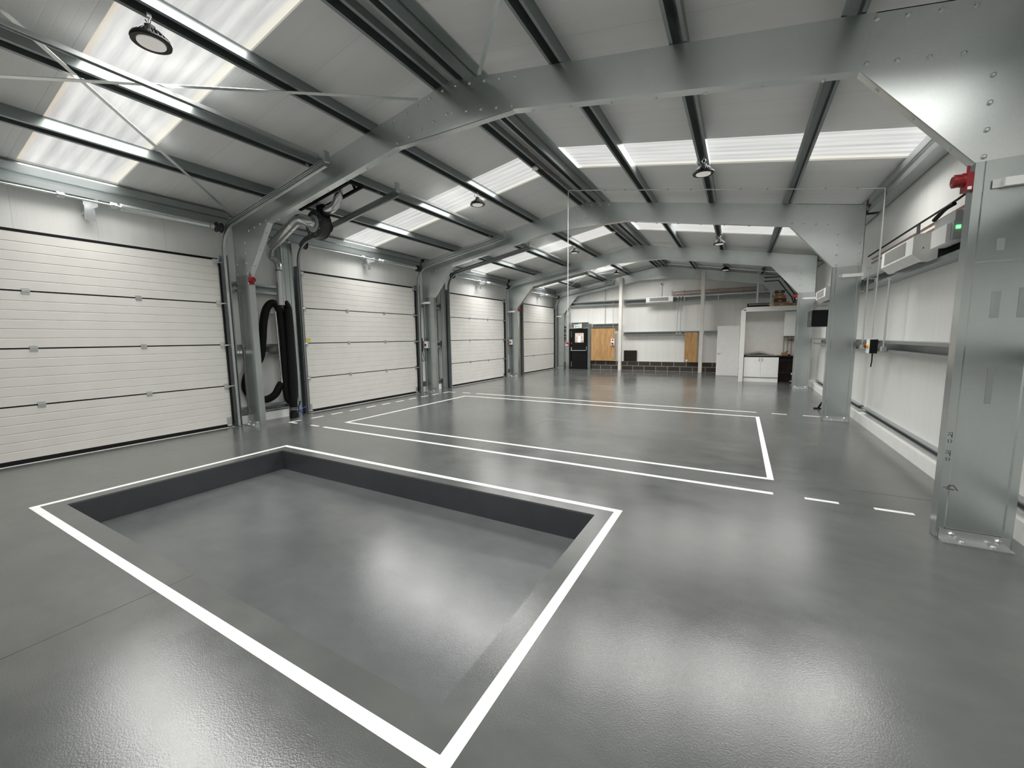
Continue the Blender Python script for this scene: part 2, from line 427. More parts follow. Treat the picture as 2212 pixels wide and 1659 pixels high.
names = ['galvanised portal frame nearest the pit, with the red sounder on its big right column',
         'second galvanised portal frame, whose right column hides the black wall cabinet edge',
         'third galvanised portal frame, standing just in front of the white kitchen nook',
         'galvanised end frame flat against the far gable behind the two cream posts']
for k in range(4): portal(k, F[k], names[k])
portal(-1, F0, 'galvanised end frame against the near gable behind the viewer')
# purlins: top hat sections
hat = [(-.095, 0), (-.056, 0), (-.044, .186), (.044, .186), (.056, 0), (.095, 0), (.095, .006), (.061, .006), (.049, .192), (-.049, .192), (-.061, .006), (-.095, .006)]
def purlin(x, label):
    s = 1 if x > XC else -1
    up = Vector((s * .1719, 0, .9851)); z = rt(x) + .004
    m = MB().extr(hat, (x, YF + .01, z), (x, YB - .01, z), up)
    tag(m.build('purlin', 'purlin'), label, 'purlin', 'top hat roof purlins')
for x, l in zip(PURX, ['lowest roof purlin on the left slope, first above the roller doors', 'second roof purlin up on the left slope, above the door track ends',
                       'third roof purlin on the left slope, carrying the left row of black lamps', 'first roof purlin to the right of the ridge group',
                       'second roof purlin right of the ridge, carrying the right row of black lamps', 'lowest roof purlin on the right slope, meeting the big gusset']):
    purlin(x, l)
purlin(5.94, 'left purlin of the close pair under the ridge, with the smoke detector')
purlin(6.33, 'right purlin of the close pair under the ridge, beside the ridge flashing')
fz = MB()
fz.poly([(6.432, YF + .01, sheet(6.432) - .012), (6.60, YF + .01, sheet(6.60) - .012), (6.60, YF + .01, sheet(6.60) - .006), (6.432, YF + .01, sheet(6.432) - .006)], (0, YB - YF - .02, 0))
tag(fz.build('ridge_flashing', 'galv'), 'smooth grey metal flashing strip along the underside of the ridge', 'flashing')
# eaves beams
eav = [(0, 0), (.2, 0), (.2, .09), (.165, .10), (.165, .17), (.2, .19), (.2, .30), (.17, .33), (0, .33), (0, .322), (.165, .322), (.19, .295), (.19, .197), (.155, .18), (.155, .092), (.19, .083), (.19, .008), (0, .008)]
for sx, lab in ((1, 'long galvanised eaves beam above the roller doors'), (-1, 'long galvanised eaves beam along the top of the right wall')):
    m = MB()
    X = (lambda u: -.155 + u) if sx == 1 else (lambda u: 12.415 - u)
    z0 = 4.425
    for y0, y1 in [(YF + .02, F0 - .06)] + [(([F0] + F)[i] + .15, F[i] - .06) for i in range(4)]:
        m.poly([(X(u), y0, z0 + v) for u, v in eav], (0, y1 - y0, 0))
    tag(m.build('eaves_beam', 'girt'), lab, 'beam', 'eaves beams')
# flat bracing straps under the purlins in the end bays
def strap(a, b, lab):
    m = MB().bar(a, b, .05, .006, (.17 if a[0] > XC else -.17, 0, .985))
    tag(m.build('brace_strap', 'galv'), lab, 'brace', 'flat steel bracing straps')
strap((.3, 5.08, 4.63), (5.55, -.9, 5.54), 'bracing strap falling to the eaves at the first column')
strap((5.6, 5.08, 5.525), (.3, -.9, 4.60), 'bracing strap running across the near left rooflight towards the ridge')
strap((6.7, 5.08, 5.54), (11.9, -.9, 4.63), 'bracing strap right of the ridge at the top of the picture')
strap((.4, 17.8, 4.64), (5.5, 23.3, 5.53), 'thin bracing strap in the far left roof corner rising to the ridge')
strap((5.5, 17.8, 5.51), (.4, 23.3, 4.62), 'thin bracing strap in the far left roof corner dropping to the eaves')
strap((6.8, 17.8, 5.52), (11.8, 23.3, 4.65), 'thin bracing strap in the far right roof corner above the kitchen nook')

# wall girts (channel rails)
gp = [(0, 0), (.2, 0), (.2, .05), (.193, .05), (.193, .007), (.007, .007), (.007, .203), (.193, .203), (.193, .16), (.2, .16), (.2, .21), (0, .21)]
def girt_y(side, y0, y1, z0, h, lab, dep=.2):
    X = (lambda u: XL + .001 + u * dep / .2) if side == 'L' else (lambda u: XR - .001 - u * dep / .2)
    m = MB().poly([(X(u), y0, z0 + v * h / .21) for u, v in gp], (0, y1 - y0, 0))
    tag(m.build('wall_girt', 'girt'), lab, 'girt', 'galvanised wall rails')
def girt_x(x0, x1, z0, h, lab, dep=.2):
    m = MB().poly([(x0, YB - .001 - u * dep / .2, z0 + v * h / .21) for u, v in gp], (x1 - x0, 0, 0))
    tag(m.build('wall_girt', 'girt'), lab, 'girt', 'galvanised wall rails')
where = ['between the first and second roller doors', 'between the second and third roller doors', 'between the third and fourth roller doors']
for i, (a, b) in enumerate(((5.0, 6.18), (11.1, 12.3), (17.28, 18.48))):
    for z0, h, n in ((.22, .16, 'bottom'), (1.60, .25, 'middle'), (3.05, .21, 'top')):
        girt_y('L', a, b, z0, h, '%s galvanised rail on the white wall %s' % (n, where[i]))
where = ['near the viewer beside the first right column', 'between the first and second right columns', 'between the second and third right columns']
for i, (a, b) in enumerate(((YF + .1, F[0] - .06), (F[0] + .16, F[1] - .06), (F[1] + .16, F[2] - .06))):
    for z0, h, n, dp in ((.275, .075, 'bottom', .09), (1.60, .2, 'middle', .22), (2.86, .23, 'top', .22)):
        girt_y('R', a, b, z0, h, '%s galvanised rail on the right wall %s' % (n, where[i]), dp)

# ------------------------------------------------------------------ roller (sectional) doors
dn = ['nearest', 'second', 'third', 'farthest']
def track_prof(path, y, s):
    """open C rail swept along an xz path; s: side the mouth faces"""
    m = MB(); P = [Vector(p) for p in path]
    pr = [(-.03, 0), (.03, 0), (.03, .05), (.012, .05), (.012, .045), (.025, .045), (.025, .005), (-.025, .005), (-.025, .045), (-.012, .045), (-.012, .05), (-.03, .05)]
    n = len(pr); vs = []
    for i, p in enumerate(P):
        d = (P[min(i + 1, len(P) - 1)] - P[max(i - 1, 0)]).normalized()
        nn = Vector((d.z, 0, -d.x))
        vs += [Vector((p.x, y, p.z)) + nn * u + Vector((0, -s * v, 0)) for u, v in pr]
    fs = [(i * n + k, i * n + (k + 1) % n, (i + 1) * n + (k + 1) % n, (i + 1) * n + k) for i in range(len(P) - 1) for k in range(n)]
    fs += [tuple(range(n))[::-1], tuple(range(len(vs) - n, len(vs)))]
    return m.add(vs, fs)
def track_path(x0, x1, r=.55, zc=3.86):
    pts = [(x0, 0, .01), (x0, 0, zc)]
    th = math.radians(80)
    for i in range(1, 9):
        a = th * i / 8
        pts.append((x0 + r * (1 - math.cos(a)), 0, zc + r * math.sin(a)))
    e = pts[-1]
    pts.append((x1, 0, e[2] + (x1 - e[0]) * SL))
    return pts
for k, (y0, y1) in enumerate(DOORS):
    d = thing('door_%d' % (k + 1), '%s white ribbed roller door on the left' % dn[k], 'roller door', (0, (y0 + y1) / 2, 0)); d['kind'] = 'structure'
    for i in range(4):
        z0, z1 = DZ[i] + (.075 if i == 0 else .012), DZ[i + 1] - (.012 if i < 3 else .02)
        prof = [(-.045, z0), (0, z0)]
        for q in range(1, 6):
            zc = z0 + (z1 - z0) * q / 6
            prof += [(0, zc - .009), (-.008, zc - .002), (-.008, zc + .002), (0, zc + .009)]
        prof += [(0, z1), (-.045, z1)]
        MB().poly([(x, y0, z) for x, z in prof], (0, y1 - y0, 0)).build('door_panel', 'doorpanel', d)
    for i in (1, 2, 3): B(-.04, -.006, y0, y1, DZ[i] - .012, DZ[i] + .012).build('joint_gasket', 'black', d, 'black joint between the panels')
    B(-.05, .002, y0, y1, 3.68, 3.725).build('top_seal', 'black', d)
    B(-.05, .004, y0, y1, .006, .074).build('bottom_seal', 'black', d)
    for i in (1, 2, 3):
        for f in (.33, .663):
            yy = y0 + (y1 - y0) * f
            MB().box(.001, .006, yy - .045, yy + .045, DZ[i] - .05, DZ[i] + .045).box(.006, .018, yy - .045, yy + .045, DZ[i] - .014, DZ[i] + .02).build('hinge', 'zinc', d)
    for s, ye in ((1, y0 + .05), (-1, y1 - .05)):
        for i in (1, 2, 3, 4):
            zz = DZ[i] - (.05 if i == 4 else 0)
            MB().box(.001, .012, ye - .05, ye + .05, zz - .075, zz + .055).box(.012, .055, ye - .04, ye + .04, zz - .035, zz - .02).cyl((.04, ye - s * .03, zz - .012), (.04, ye - s * .12, zz - .012), .018, 8).build('roller_hinge', 'zinc', d)
        MB().box(.001, .014, ye - .055, ye + .035, .03, .22).box(.014, .06, ye - .05, ye + .03, .03, .045).build('corner_bracket', 'zinc', d)
    if k == 1:
        MB().box(.0005, .002, y0 + .03, y0 + .17, 1.895, 1.985).build('sticker', 'yellow', d, 'small yellow sticker low on the left edge')
    B(.012, .06, y0 - .02, y1 + .02, .0003, .004).build('threshold_line', 'line', floor)
    # tracks
    for s, yy, nm in ((1, y0 - .115, 'left'), (-1, y1 + (.115 if k < 3 else .07), 'right')):
        t = thing('door_track', '%s steel guide track of the %s roller door' % (nm, dn[k]), 'door track', (.1, yy, 0), 'roller door tracks')
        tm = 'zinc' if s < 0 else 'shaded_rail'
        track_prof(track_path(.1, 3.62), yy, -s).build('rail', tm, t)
        if k in (0, 1, 2, 3):
            up = track_path(.1, 3.58); up = [(p[0], 0, p[2] + .075) for p in up[-6:]]
            track_prof(up, yy, -s).build('upper_rail', tm, t)
        # flat jamb angle fixing the rail to the wall
        MB().box(-.03, .13, yy - s * .03, yy - s * .036, .01, 3.8).box(-.036, -.03, yy - s * .03, yy + s * .06, .01, 3.8).build('mounting_angle', 'girt', t)
        MB().box(.012, .05, yy + s * .085, yy + s * .115, .08, 3.66).build('side_seal', 'black', t)
        MB().bar((3.1, yy - s * .012, 5.03), (3.045, yy - s * .012, 5.095), .04, .006, (0, 1, 0)).build('hanger', 'zinc', t)
        MB().box(3.6, 3.64, yy - .05, yy + .045, 4.99, 5.17).build('end_stop', 'galv', t)
    # jamb posts
    m = MB(); yy = y0 - .5
    for a, b in ((yy, yy + .008), (yy + .29, yy + .298)): m.box(-.14, .03, a, b, .002, 4.40)
    m.box(.022, .03, yy, yy + .298, .002, 4.40).box(.03, .04, yy + .07, yy + .10, .002, 4.40).box(.03, .042, yy + .2, yy + .215, .002, 4.40)
    tag(m.build('door_post', 'galvcol'), 'galvanised jamb post on the left of the %s roller door' % dn[k], 'post', 'door jamb posts')
    # rear cross bar tying the rail ends
    m = MB().box(3.46, 3.53, y0 - .05, y1 + .05, 5.105, 5.111).box(3.46, 3.466, y0 - .05, y1 + .05, 5.06, 5.105).box(3.524, 3.53, y0 - .05, y1 + .05, 5.06, 5.105)
    tag(m.build('track_crossbar', 'zinc'), 'steel crossbar joining the track ends of the %s roller door' % dn[k], 'crossbar', 'track crossbars')
    # torsion shaft
    t = thing('torsion_shaft', 'counterbalance shaft and spring above the %s roller door' % dn[k], 'door spring', (.25, y0, 4.2), 'door torsion shafts')
    ax, az = .25, 4.33
    MB().cyl((ax, y0 - .05, az), (ax, y1 + .016, az), .017, 10).build('shaft', 'zinc', t)
    MB().tube([(ax, y0 + 2.60 + i * .0125, az) for i in range(int((y1 - .22 - y0 - 2.60) / .0125))], [(.062 if i % 2 else .056) for i in range(int((y1 - .22 - y0 - 2.60) / .0125))], 14).build('spring', 'galv', t)
    for yy, rr in ((y0 + 1.87, .045), (y0 + 2.52, .055), (y1 - .17, .06)): MB().lathe((ax, yy - .05, az), (0, 1, 0), [(0, rr * .7), (.01, rr), (.04, rr), (.05, rr * .8), (.08, rr), (.1, rr * .7)], 8).build('coupling', 'zinc', t)
    for yy in (y1 - .015, y0 + .015): MB().lathe((ax, yy - .07, az), (0, 1, 0), [(0, .105), (.01, .105), (.015, .085), (.09, .085), (.095, .105), (.1, .105)], 20).build('cable_drum', 'dark', t)
    yy = y0 + 2.26
    MB().box(.01, .018, yy - .07, yy + .07, 4.05, 4.41).box(.018, .24, yy + .05, yy + .058, 4.26, 4.40).box(.018, .05, yy - .07, yy - .062, 4.05, 4.3).box(XL + .002, .01, yy - .05, yy + .05, 4.16, 4.24).build('bracket', 'zinc', t)

# ------------------------------------------------------------------ lamps
def lamp(x, y, label):
    zt = rt(x) - .004
    t = thing('high_bay_lamp', label, 'ceiling lamp', (x, y, zt - .3), 'black high bay lamps')
    c = (x, y, zt - .3)
    hs = MB().lathe(c, (0, 0, 1), [(0.012, .125), (.0, .135), (.0, .172), (.015, .178), (.03, .176), (.045, .12), (.10, .085), (.12, .06)], 36).build('housing', 'blackgloss', t)
    m = MB()
    for i in range(30):
        a = 2 * PI * i / 30; ca, sa = math.cos(a), math.sin(a); q = Vector((-sa, ca, 0)) * .003
        pts = [Vector((ca * r, sa * r, h)) + Vector(c) for r, h in ((.085, .035), (.172, .031), (.165, .05), (.10, .115), (.06, .125))]
        m.poly([p - q for p in pts], q * 2)
    m.build('cooling_fins', 'blackgloss', hs)
    MB().lathe(c, (0, 0, 1), [(.004, .118), (-.004, .122), (.011, .122)], 32).build('lens', 'lens', t, 'pale round lens')
    MB().lathe(c, (0, 0, 1), [(.12, .05), (.17, .05), (.18, .03)], 20).build('driver_cap', 'dark', t)
    hk = [Vector(c) + Vector((.03 * math.sin(a), 0, .225 + .032 * -math.cos(a))) for a in [i * .35 for i in range(17)]]
    MB().tube(hk, .006, 6).cyl(Vector(c) + Vector((0, 0, .18)), Vector(c) + Vector((0, 0, .195)), .012, 8).box(x - .012, x + .012, y - .02, y + .02, zt - .045, zt - .008).build('hook', 'zinc', t)
    cb = [Vector(c) + Vector((-.02, .02, .17)), Vector(c) + Vector((-.09, .07, .20)), Vector(c) + Vector((-.12, .05, .25)), Vector(c) + Vector((-.09, .0, .268))]
    MB().tube(cb, .006, 6).build('cable', 'black', t)
for i, y in enumerate((2.24, 8.38, 14.85, 20.8)):
    lamp(4.44, y, ['big black high bay lamp at the top left, against the near rooflight', 'black high bay lamp over the second roller door, on the left slope',
                   'black high bay lamp on the left slope behind the hanging white rod', 'small far black high bay lamp on the left slope near the far gable'][i])
    if i: lamp(9.30, y, ['', 'black high bay lamp on the right slope, under the long bright rooflight', 'black high bay lamp on the right slope, just below the second frame',
                        'far black high bay lamp on the right slope, left of the kitchen nook'][i])

# smoke detectors
for yy, lab in ((8.4, 'round white smoke detector under the ridge purlin, nearer of the two'), (14.72, 'round white smoke detector under the ridge purlin beyond the second frame')):
    t = thing('smoke_detector', lab, 'smoke detector', (5.94, yy, 5.55), 'smoke detectors under the ridge')
    MB().lathe((5.94, yy, 5.618), (0, 0, -1), [(0, .05), (.02, .055), (.03, .075), (.05, .07), (.062, .03)], 24).build('head', 'white', t)
    MB().tube([(6.0, yy - .04, 5.60), (6.08, yy - .3, 5.61), (6.137, yy - .8, 5.67)], .007, 6).tube([(6.0, yy + .04, 5.60), (6.08, yy + .3, 5.61), (6.137, yy + .9, 5.67)], .007, 6).build('cable', 'red', t, 'thin red cable')

# ------------------------------------------------------------------ exhaust extraction unit between doors one and two
t = thing('exhaust_fan', 'black wheel shaped extraction fan with silver ducts behind the first frame', 'fan', (2.08, 5.85, 4.05))
fc = (2.08, 5.72, 4.36)
MB().lathe(fc, (0, 1, 0), [(0, .10), (0, .275), (.012, .285), (.03, .285), (.035, .27), (.20, .27), (.205, .285), (.22, .285), (.225, .1)], 36).build('housing', 'dark', t)
fh = bpy.data.objects[[o.name for o in t.children if o.name.startswith('housing')][0]]
MB().lathe((2.08, 5.70, 4.36), (0, 1, 0), [(0, .11), (0, .175), (.018, .175), (.018, .11)], 28).build('inlet_plate', 'grey', t)
m = MB()
for q in range(8):
    a = 2 * PI * q / 8 + .2; m.bolt((2.08 + .215 * math.cos(a), 5.719, 4.36 + .215 * math.sin(a)), (0, -1, 0), .013, .012)
m.build('housing_bolts', 'zinc', fh)
MB().lathe((2.08, 5.95, 4.36), (0, 1, 0), [(0, .10), (.16, .10), (.17, .08)], 20).build('motor', 'black', t)
MB().box(2.16, 2.36, 5.74, 5.92, 4.5, 4.72).build('outlet', 'black', t)
def spiral(pts, r, nm, par):
    m = MB().tube(pts, r, 18)
    P = [Vector(p) for p in pts]
    for i in range(len(P) - 1):
        L = (P[i + 1] - P[i]).length; n = int(L / .14)
        for q in range(1, n):
            c = P[i].lerp(P[i + 1], q / n); d = (P[i + 1] - P[i]).normalized() * .006; m.tube([c - d, c + d], r + .004, 18)
    m.build(nm, 'duct', par)
def smooth(pts, n=5):
    P = [Vector(p) for p in pts]; out = []
    for i in range(len(P) - 1):
        a, b, c, d = P[max(i - 1, 0)], P[i], P[i + 1], P[min(i + 2, len(P) - 1)]
        for j in range(n):
            u = j / n; out.append(.5 * ((2 * b) + (c - a) * u + (2 * a - 5 * b + 4 * c - d) * u * u + (3 * b - a - 3 * c + d) * u ** 3))
    return out + [P[-1]]
spiral([(.50, 5.86, 2.76), (.50, 5.86, 3.55)], .078, 'riser_duct', t)
spiral(smooth([(.50, 5.86, 3.56), (.47, 5.86, 3.72), (.36, 5.80, 3.86), (.46, 5.72, 3.96), (.72, 5.62, 4.06)], 3), .08, 'elbow_duct', t)
spiral([(.72, 5.62, 4.06), (1.60, 5.58, 4.40)], .108, 'inlet_duct', t)
spiral(smooth([(1.60, 5.58, 4.40), (1.78, 5.56, 4.445), (1.95, 5.57, 4.43), (2.06, 5.63, 4.38), (2.08, 5.69, 4.36)], 4), .105, 'inlet_elbow', t)
spiral(smooth([(2.30, 5.83, 4.62), (2.50, 5.83, 4.62), (2.66, 5.83, 4.68), (2.75, 5.83, 4.82), (2.77, 5.83, 4.98)], 4), .085, 'outlet_elbow', t)
spiral([(2.77, 5.83, 4.98), (2.77, 5.83, 5.255)], .085, 'outlet_duct', t)
m = MB().bar((1.75, 5.66, 4.68), (3.30, 5.66, 4.95), .05, .05).bar((1.75, 5.96, 4.68), (3.30, 5.96, 4.95), .05, .05)
m.box(3.22, 3.28, 5.6, 6.02, 4.95, 5.02).bar((3.1, 5.66, 4.95), (3.03, 5.66, 5.09), .04, .04, (0, 1, 0)).bar((3.1, 5.96, 4.95), (3.03, 5.96, 5.09), .04, .04, (0, 1, 0)).bar((1.75, 5.66, 4.68), (1.57, 5.66, 4.82), .04, .04, (0, 1, 0))
m.build('support_frame', 'black', t)
t = thing('exhaust_hose', 'black corrugated exhaust hose looped on the wall beside the first column', 'hose', (.2, 6.0, 0))
hp = smooth([(.22, 5.90, .90), (.2, 5.84, .80), (.16, 5.74, .62), (.06, 5.58, .52), (-.05, 5.36, .58), (-.085, 5.22, .85), (-.06, 5.30, 1.2), (.07, 5.50, 1.50), (.13, 5.56, 1.9), (.17, 5.60, 2.35), (.2, 5.68, 2.68), (.25, 5.80, 2.82), (.28, 5.93, 2.70), (.28, 5.98, 2.3), (.28, 5.99, 1.5), (.28, 5.97, .75), (.29, 5.99, .5), (.30, 6.07, .42), (.30, 6.14, .52), (.30, 6.17, .9), (.30, 6.17, 1.6), (.30, 6.16, 2.5), (.30, 6.13, 2.76), (.30, 6.07, 2.84)], 6)
MB().tube(hp, .09, 14, True, .007, .03).build('hose', 'black', t)
hp2 = smooth([(.42, 6.03, .26), (.43, 6.04, .6), (.43, 6.06, 1.4), (.42, 6.08, 2.3), (.40, 6.08, 2.7)], 6)
MB().tube(hp2, .092, 14, True, .007, .03).build('drop_hose', 'black', t)
MB().lathe((.42, 6.03, .025), (0, 0, 1), [(0, .10), (.01, .105), (.13, .105), (.14, .075), (.2, .075), (.215, .085), (.26, .085)], 20).build('nozzle', 'blackgloss', t)
MB().lathe((.42, 6.03, .23), (0, 0, 1), [(0, .089), (.014, .089)], 20).lathe((.42, 6.03, .27), (0, 0, 1), [(0, .089), (.014, .089)], 20).build('hose_clamp', 'zinc', t)
MB().tube(smooth([(.44, 6.14, .18), (.40, 6.30, .22), (.36, 6.42, .25)], 4), .012, 6).tube(smooth([(.42, 6.14, .17), (.38, 6.26, .13), (.34, 6.33, .03)], 4), .014, 6).tube([(.43, 6.14, .18), (.42, 6.18, .32)], .012, 6).build('pull_strap', 'blue', t, 'blue pull strap')
MB().tube([(.45, 6.13, .27), (.42, 6.20, .34), (.42, 6.22, .42)], .018, 8).build('clamp_lever', 'dark', t)
MB().cyl((.30, 5.83, 2.62), (.24, 5.90, .92), .022, 10).lathe((.24, 5.90, .88), (0, 0, 1), [(0, .05), (.1, .045), (.16, .03), (.3, .028)], 14).build('feed_pipe', 'duct', t)
MB().box(-.19, .30, 5.96, 6.2, 2.735, 2.745).box(-.195, -.185, 5.96, 6.2, 2.6, 2.745).build('hose_bracket', 'zinc', t)

# ------------------------------------------------------------------ small fittings on the columns
def sounder(y, x, z, s, lab):
    """red alarm sounder fixed to the inner flange; s is the way it faces"""
    t = thing('alarm_sounder', lab, 'alarm sounder', (x, y, z - .1), 'red alarm sounders')
    MB().box(x, x + s * .045, y - .055, y + .055, z - .09, z + .06).build('back_box', 'red', t)
    MB().lathe((x + s * .045, y, z + .01), (s, 0, 0), [(0, .058), (.015, .058), (.02, .052), (.055, .055), (.068, .055), (.075, .04), (.07, .02)], 24).build('horn', 'red', t)
    MB().box(x + s * .01, x + s * .035, y - .056, y - .06, z - .085, z - .06).build('label_plate', 'white', t)
    MB().cyl((x + s * .022, y, z + .061), (x + s * .022, y, z + .125), .011, 8).build('cable', 'red', t)
sounder(5.17, 11.692, 3.235, -1, 'red alarm sounder on the big near right column under the gusset')
sounder(5.17, .57, 3.25, 1, 'red alarm sounder on the left column beside the looped black hose')
sounder(17.57, .575, 3.27, 1, 'red alarm sounder on the third left column before the last roller door')
sounder(17.57, 11.692, 3.25, -1, 'red alarm sounder on the third right column beside the cardboard boxes')
def bar_light(y, x0, x1, z, lab):
    t = thing('bar_light', lab, 'light fitting', ((x0 + x1) / 2, y, z), 'slim white bar lights')
    MB().box(x0, x1, y - .045, y, z, z + .068).build('body', 'white', t)
    a = x0 - .06 if x0 > 6 else x1
    MB().box(a, a + .06, y - .006, y, z, z + .07).build('end_plate', 'galv', t)
for k, l in enumerate(('near', 'second', 'third')):
    bar_light(F[k] - .05, 11.87, 12.22 if k else 12.36, 3.135, 'slim white bar light on the %s right column' % l)
for k, l in ((1, 'second'), (2, 'third'), (3, 'farthest')):
    bar_light(F[k] - .05, -.12, .40, 3.16, 'slim white bar light on the %s left column' % l)
def door_control(k, lab):
    y = DOORS[k][1] + .245
    t = thing('door_control', lab, 'control box', (.03, y, 1.5), 'roller door control boxes')
    MB().box(XL + .21, .06, y - .09, y + .05, 1.48, 1.96).build('operator_box', 'dark', t)
    MB().box(.10, .24, F[k] - .10, F[k] - .05, 1.60, 1.84).build('isolator', 'white', t)
    MB().lathe((.17, F[k] - .10, 1.72), (0, -1, 0), [(0, .04), (.02, .04), (.022, .03), (.04, .03)], 16).build('isolator_knob', 'red', t)
    MB().tube(smooth([(.04, y - .02, 1.48), (.05, y - .0, 1.2), (.06, y + .05, 1.12), (.06, y + .09, 1.2), (.05, y + .03, 1.48)], 5), .009, 6).build('looped_cable', 'black', t)
    MB().cyl((.03, y - .03, 1.96), (.03, y - .03, 4.35), .012, 8).cyl((.03, y + .03, 1.96), (.03, y + .03, 4.35), .012, 8).build('conduit', 'zinc', t)
door_control(1, 'dark door control box with red and white isolator beside the second roller door')
door_control(2, 'dark door control box with red and white isolator beside the third roller door')
t = thing('junction_box', 'small steel socket box on the rail beside the nearest roller door', 'junction box', (.06, 5.03, 1.62))
MB().box(.055, .12, 4.98, 5.11, 1.63, 1.73).build('box', 'girt', t)
MB().box(.01, .054, 5.0, 5.1, 1.64, 1.72).build('back_plate', 'girt', t)
MB().box(.1205, .123, 4.995, 5.035, 1.66, 1.70).box(.1205, .123, 5.055, 5.095, 1.66, 1.70).build('sockets', 'white', t)
MB().cyl((.05, 5.02, 1.73), (.05, 5.02, 4.35), .012, 8).build('conduit', 'zinc', t)

# hanging power drop
t = thing('hanging_power_drop', 'white rod hanging from the ridge with a red plug at its end', 'power drop', (6.05, 10.1, 1.7))
MB().cyl((6.05, 10.1, 2.45), (6.05, 10.1, 5.595), .0115, 8).cyl((6.05, 10.1, 1.8), (6.05, 10.1, 2.45), .010, 8).build('rod', 'whitepaint', t)
MB().tube(smooth([(6.06, 10.1, 2.75), (6.14, 10.08, 2.58), (6.02, 10.1, 2.42), (5.94, 10.12, 2.28), (6.04, 10.12, 2.2), (6.045, 10.1, 1.85)], 5), .008, 6).build('flex', 'grey', t)
MB().lathe((6.05, 10.1, 1.69), (0, 0, 1), [(0, .03), (.01, .045), (.08, .045), (.1, .02)], 14).build('plug', 'red', t)
MB().box(6.0, 6.09, 10.045, 10.052, 1.71, 1.74).build('plug_label', 'white', t)
t = thing('conduit_run', 'thin grey conduit crossing under the right roof slope to the right wall', 'conduit', (12.2, 10.1, 1.8))
MB().cyl((6.068, 10.1, 5.612), (12.2, 10.1, 4.557), .013, 8).build('roof_conduit', 'zinc', t)
MB().cyl((12.2, 10.1, 4.557), (12.2, 10.1, 1.84), .015, 8).build('wall_conduit', 'zinc', t)
m = MB()
for i in range(12):
    x = 6.5 + i * .48; m.cyl((x, 10.1, 5.615 - (x - 6.05) * .172), (x + .03, 10.1, 5.615 - (x + .03 - 6.05) * .172), .018, 8)
m.build('conduit_clips', 'grey', t)

# ------------------------------------------------------------------ right wall services
def air_heater(y0, y1, x, z, lab, extra):
    t = thing('fan_heater', lab, 'heater', (12.15, (y0 + y1) / 2, z), 'white fan heaters')
    xb = 12.232
    pr = [(xb, z + .02), (xb, z + .36), (x + .05, z + .36), (x, z + .33), (x, z + .10), (x + .10, z)]
    MB().poly([(p[0], y0, p[1]) for p in pr], (0, y1 - y0, 0)).build('casing', 'white', t)
    MB().box(x - .003, x - .001, y0 + .28, y1 - .16, z + .125, z + .31).build('intake_grille', 'mesh', t, 'dark mesh intake grille')
    MB().poly([(x + .12, y0 + .18, z - .002), (x + .20, y0 + .18, z + .003), (x + .20, y1 - .2, z + .003), (x + .12, y1 - .2, z - .002)], (0, 0, -.004)).build('outlet_slot', 'dark', t)
    MB().box(x + .10, x + .11, y0 - .003, y0 - .001, z + .16, z + .18).build('side_screw', 'dark', t)
    if extra:
        MB().box(12.222, 12.23, y1 - .68, y1 - .56, z + .30, z + .62).build('mount_strap', 'dark', t, 'dark slotted mounting strap')
    return t
air_heater(7.55, 8.95, 11.98, 2.885, 'large white fan heater high on the right wall between the first columns', True)
air_heater(14.0, 15.6, 11.98, 2.86, 'white fan heater on the right wall beyond the second column', False)
t = thing('heater_control', 'white control box with green light beside the large fan heater', 'control box', (12.15, 7.1, 3.0))
MB().box(12.10, 12.2395, 6.92, 7.36, 3.00, 3.22).build('lid', 'white', t)
MB().box(12.14, 12.227, 6.86, 6.918, 3.03, 3.24).build('side_box', 'grey', t)
MB().box(12.16, 12.20, 6.852, 6.859, 3.14, 3.18).build('status_light', 'led', t, 'glowing green light')
MB().box(12.16, 12.225, 6.9, 7.5, 3.245, 3.36).build('rear_box', 'grey', t)
t = thing('pipe_run', 'pair of brown pipes running along the right wall above the heater', 'pipe', (12.3, 8.5, 3.35))
for k in range(2): MB().tube([(12.33, 5.5, 3.38 + .08 * k), (12.33, 11.2, 3.38 + .08 * k)], .02, 8).build('pipe', 'copper', t)
MB().tube(smooth([(12.22, 5.6, 3.62), (12.23, 6.6, 3.58), (12.26, 7.2, 3.55), (12.26, 9, 3.54), (12.26, 11.2, 3.52)], 4), .014, 8).tube(smooth([(12.20, 7.1, 3.48), (12.17, 7.25, 3.46), (12.16, 7.4, 3.42), (12.15, 7.5, 3.385)], 4), .025, 8).build('cable_bundle', 'black', t)
t = thing('isolator_switch', 'grey isolator box with red and yellow rotary handle on the right wall', 'switch', (12.2, 10.1, 1.56))
MB().box(12.13, 12.236, 9.93, 10.16, 1.56, 1.82).build('box', 'white', t)
MB().box(12.13, 12.236, 9.88, 9.928, 1.56, 1.82).build('end_cover', 'black', t)
MB().lathe((12.10, 10.05, 1.70), (1, 0, 0), [(0, .03), (.02, .05), (.029, .05)], 16).build('rotary_plate', 'yellow', t)
MB().lathe((12.07, 10.05, 1.70), (1, 0, 0), [(0, .03), (.03, .034)], 14).build('rotary_handle', 'red', t)
MB().tube(smooth([(12.2, 10.03, 1.56), (12.2, 10.02, 1.42), (12.2, 10.06, 1.3)], 3), .01, 6).build('tail_cable', 'black', t)
def conduit(x, y, z0, z1, r, lab, box=True):
    t = thing('wall_conduit', lab, 'conduit', (x, y, z0), 'steel conduits on the right wall')
    MB().cyl((x, y, z0 + .06), (x, y, z1), r, 8).build('pipe', 'zinc', t)
    MB().lathe((x, y, z1), (0, 0, 1), [(0, .02), (.01, .035), (.03, .035)], 10).build('top_cap', 'zinc', t)
    if box: MB().box(x - .035, x + .03, y - .05, y + .05, z0 - .02, z0 + .06).build('box', 'grey', t)
